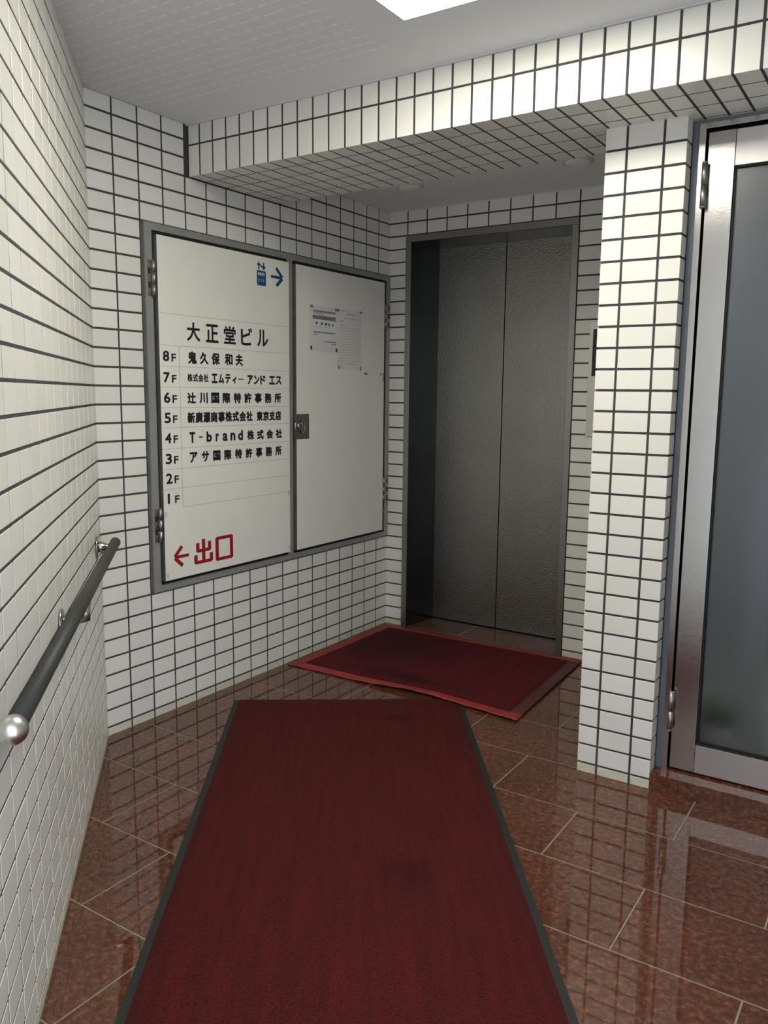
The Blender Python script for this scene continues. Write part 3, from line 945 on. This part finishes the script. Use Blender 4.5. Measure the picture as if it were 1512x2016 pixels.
obj('gasket', bm, M_dark, door, mtx=di)
M_glass = mat('frosted_glass', (0.72, 0.76, 0.75), 0.29, trans=1.0, spec=0.5)
bd('glass_pane', M_glass, 2.0235, 2.6995, Y0 + .014, Y0 + .022, ZR + .004, ZG - .006)
for (z0, z1) in ((1.937, 2.076), (.205, .344)):
    bm = bmesh.new()
    zm = (z0 + z1) / 2
    for (p, q) in ((z0 + .004, zm - .0006), (zm + .0006, z1 - .004)): tube(bm, (1.9345, -1.170, p), (1.9345, -1.170, q), .0092, n=24)
    lathe(bm, (1.9345, -1.170, z1 - .004), (0, 0, 1), [(0, .0092), (.002, .010), (.005, .008), (.005, 0)], 20)
    lathe(bm, (1.9345, -1.170, z0 + .004), (0, 0, -1), [(0, .0092), (.002, .010), (.005, .008), (.005, 0)], 20)
    obj('hinge', bm, M_hinge, door, mtx=di)
bm = bmesh.new(); tube(bm, (2.745, -1.205, .85), (2.745, -1.205, 1.25), .012, n=20)
for z in (.9, 1.2): tube(bm, (2.745, -1.205, z), (2.745, -1.150, z), .008, n=14)
obj('pull_handle', bm, M_chrome, door, mtx=di)

# the room behind the door
bm = bmesh.new()
box(bm, 1.70, 3.6, .90, .95, 0, 2.5); box(bm, 3.55, 3.6, -1.09, .90, 0, 2.5); box(bm, 1.70, 1.73, -1.09, .90, 0, 2.5)
box(bm, 1.73, 1.90, -1.13, -1.10, 0, 2.2); box(bm, 1.70, 3.6, -1.09, .95, 2.5, 2.55); box(bm, 1.70, 3.6, -1.09, -1.05, 2.21, 2.5)
obj('room_wall', bm, M_room, kind='structure', label='dim walls of the room behind the glass door')
bx('floor_office', mat('office_floor', (.36, .35, .33), .5), 1.70, 3.6, -1.0, .95, -.02, .03, kind='structure', label='pale floor of the room behind the glass door')
# ------------------------------------------------------------------ mats
def frame2(o, ux):
    ux = Vector((ux[0], ux[1], 0)).normalized()
    uy = Vector((-ux.y, ux.x, 0))
    return Matrix(((ux.x, uy.x, 0, o[0]), (ux.y, uy.y, 0, o[1]), (0, 0, 1, o[2] if len(o) > 2 else 0), (0, 0, 0, 1)))
M_runner = carpet('dark_red_runner', (.090, .0085, .0085), (.034, .0035, .0040),
                  ((.72, 3.39, .07, .045, .55, 9), (.66, 2.27, .10, .09, .7, 9)))
# runner local frame: x across (0..1.0) from the left edge, y along towards the lift; far edge at y=L
L_ = 3.6
along = Vector((-.583, .8125, 0)).normalized()
across = Vector((.8125, .583, 0)).normalized()
far_left = Vector((.147, -1.438, 0))
org = far_left - along * L_
run = empty('floor_runner', (org.x, org.y, 0), 'long dark red carpet runner with black rubber edges on the granite floor', 'carpet')
run.rotation_euler = (0, 0, math.atan2(across.y, across.x))
W_ = 1.0
bm = bmesh.new()
nx, ny = 24, 120
def wav(x, y):
    return .0062 + .0009 * math.sin(y * 4.1 + x * 2) + (.0022 * max(0, 1 - (L_ - y) / .05)) * (0.5 + 0.5 * math.sin(x * 21))
vv = [[None] * (ny + 1) for _ in range(nx + 1)]
for i in range(nx + 1):
    for j in range(ny + 1):
        x, y = .022 + (W_ - .044) * i / nx, (L_ - .003) * j / ny
        vv[i][j] = bm.verts.new((x, y, wav(x, y)))
for i in range(nx):
    for j in range(ny):
        f = bm.faces.new((vv[i][j], vv[i + 1][j], vv[i + 1][j + 1], vv[i][j + 1])); f.smooth = True
e_ = [e for e in bm.edges if e.is_boundary]
r = bmesh.ops.extrude_edge_only(bm, edges=e_)
for v in [g for g in r['geom'] if isinstance(g, bmesh.types.BMVert)]: v.co.z = .0008
obj('pile', bm, M_runner, run)
for x0, x1 in ((0, .0235), (W_ - .0235, W_)):
    bm = bmesh.new(); box(bm, x0, x1, 0, L_, .0006, .0048, bev=.0012); obj('rubber_edge', bm, M_rubber, run)

M_mat = carpet('worn_red_mat', (.120, .0085, .012), (.045, .003, .006), ((.30, -.34, .42, .36, .50, 7), (.62, -.76, .34, .07, .5, 9)))
sm = empty('door_mat', (0, 0, 0), 'red carpet mat with red rubber border lying in front of the lift', 'mat')
# corners measured on the floor
NL, FLc, FR, NR = Vector((.024, -.934)), Vector((.025, -.050)), Vector((1.222, -.028)), Vector((1.268, -.940))
def mat_xy(u, v):
    p = (NL * (1 - u) + NR * u) * (1 - v) + (FLc * (1 - u) + FR * u) * v
    if v < .5:
        k = (1 - v * 2) ** 2
        p = p + Vector((0, .010 * math.sin(u * 9.5 + .6) - .012 * math.sin(math.pi * u) + .030 * math.sin(math.pi * u) ** 2 * 1.0)) * k
    return p
def mat_z(u, v):
    z = .0065
    near = max(0, 1 - v / .16)
    z += near ** 1.6 * (.0135 * math.exp(-((u - .55) / .17) ** 2) + .005 * math.exp(-((u - .9) / .09) ** 2) + .0022 * math.sin(u * 31) ** 2)
    z += .0065 * math.exp(-((u - 1) / .05) ** 2) * (0.4 + .6 * math.sin(v * 3) ** 2)
    # the mat climbs on the runner where they overlap
    z += .006 * math.exp(-((u - .69) / .20) ** 2) * max(0, 1 - v / .22)
    return z
def strip(u0, u1, v0, v1, nu, nv, rim, lift_=0.0):
    bm = bmesh.new()
    g = [[None] * (nv + 1) for _ in range(nu + 1)]
    for i in range(nu + 1):
        for j in range(nv + 1):
            u = u0 + (u1 - u0) * i / nu; v = v0 + (v1 - v0) * j / nv
            p = mat_xy(u, v)
            z = mat_z(u, v) + lift_
            g[i][j] = bm.verts.new((p.x, p.y, z))
    for i in range(nu):
        for j in range(nv):
            f = bm.faces.new((g[i][j], g[i + 1][j], g[i + 1][j + 1], g[i][j + 1])); f.smooth = True
    r = bmesh.ops.extrude_edge_only(bm, edges=[e for e in bm.edges if e.is_boundary])
    for v in [q for q in r['geom'] if isinstance(q, bmesh.types.BMVert)]: v.co.z -= rim
    return bm
bu, bv = .052, .072
obj('pile', strip(bu, 1 - bu, bv, 1 - bv * .75, 60, 40, .003, .0025), M_mat, sm)
b1 = obj('rubber_border', strip(0, 1, 0, bv, 90, 5, .0045), M_rrubber, sm)
obj('rubber_border', strip(0, 1, 1 - bv * .75, 1, 60, 3, .0045), M_rrubber, sm)
obj('rubber_border', strip(0, bu, bv, 1 - bv * .75, 3, 40, .0045), M_rrubber, sm)
M_dr = mat('soiled_rubber_border', (.085, .022, .022), .6, var=.3, vscale=12, bump=.2, bscale=120)
obj('rubber_border', strip(1 - bu, 1, bv, 1 - bv * .75, 3, 40, .0045), M_dr, sm, label='darker soiled side border')

# ------------------------------------------------------------------ lights
cl = empty('ceiling_light', ((LX0 + LX1) / 2, (LY0 + LY1) / 2, ZC), 'square recessed ceiling lamp glowing warm white', 'light')
cli = inv(cl)
bm = bmesh.new()
for q in ((LX0, LX0 + .006, LY0, LY1), (LX1 - .006, LX1, LY0, LY1), (LX0 + .006, LX1 - .006, LY0, LY0 + .006), (LX0 + .006, LX1 - .006, LY1 - .006, LY1)):
    box(bm, *q, ZC - .001, ZC + .03)
obj('lamp_frame', bm, M_trimw, cl, mtx=cli)
bm = bmesh.new(); box(bm, LX0 + .006, LX1 - .006, LY0 + .006, LY1 - .006, ZC + .006, ZC + .012)
obj('diffuser', bm, M_panel, cl, mtx=cli)
for i, (x, y) in enumerate(((.400, -.444), (1.243, -.446))):
    dl = empty('downlight', (x, y, ZS), ('left' if i == 0 else 'right') + ' round unlit downlight in the low ceiling before the lift', 'light', 'downlights over the lift')
    bm = bmesh.new()
    n = 40
    lathe(bm, (0, 0, 0), (0, 0, -1), [(0, .070), (.004, .070), (.006, .066), (.005, .058), (.0, .056)], n)
    obj('trim_ring', bm, M_trimw, dl)
    bm = bmesh.new(); lathe(bm, (0, 0, -.001), (0, 0, -1), [(0, .057), (.007, .056), (.013, .045), (.016, .025), (.017, 0)], n)
    obj('lamp_cover', bm, M_lens, dl)

# things dimly seen through the frosted glass
cu = bx('curtain', mat('pale_curtain', (.55, .53, .60), .9), 2.065, 2.115, -.60, -.56, .33, 1.15, label='pale curtain hanging behind the frosted door glass', cat='curtain')
bx('storage_box', mat('pale_box', (.62, .66, .62), .7), 2.19, 2.60, -.86, -.55, .03, .30, label='pale box on the floor behind the frosted door glass', cat='box', bev=.01)
pp = empty('potted_plant', (2.02, -.84, .03), 'small green plant behind the frosted door glass near the floor', 'plant')
bm = bmesh.new(); lathe(bm, (0, 0, 0), (0, 0, 1), [(0, .05), (.11, .065), (.11, 0)], 24); obj('pot', bm, mat('plant_pot', (.5, .5, .48), .6), pp)
bm = bmesh.new()
for i in range(40):
    a = random.uniform(0, 6.28); el = random.uniform(.3, 1.3); l = random.uniform(.08, .17)
    d_ = Vector((math.cos(a) * math.cos(el), math.sin(a) * math.cos(el), math.sin(el))); sd = Vector((-math.sin(a), math.cos(a), 0)) * .018
    b0 = Vector((0, 0, .10)); v = [bm.verts.new(p) for p in (b0, b0 + d_ * l * .5 + sd, b0 + d_ * l - Vector((0, 0, .02)), b0 + d_ * l * .5 - sd)]
    bm.faces.new(v)
obj('foliage', bm, M_plant, pp, kind='stuff')

bm = bmesh.new(); box(bm, 2.1, 2.7, -.5, .1, 2.46, 2.498)  # unseen lamp, added to brighten what shows through the glass
rl = obj('added_office_lamp', bm, M_addedlamp, label='unseen square lamp added to brighten the room behind the glass door', cat='light')
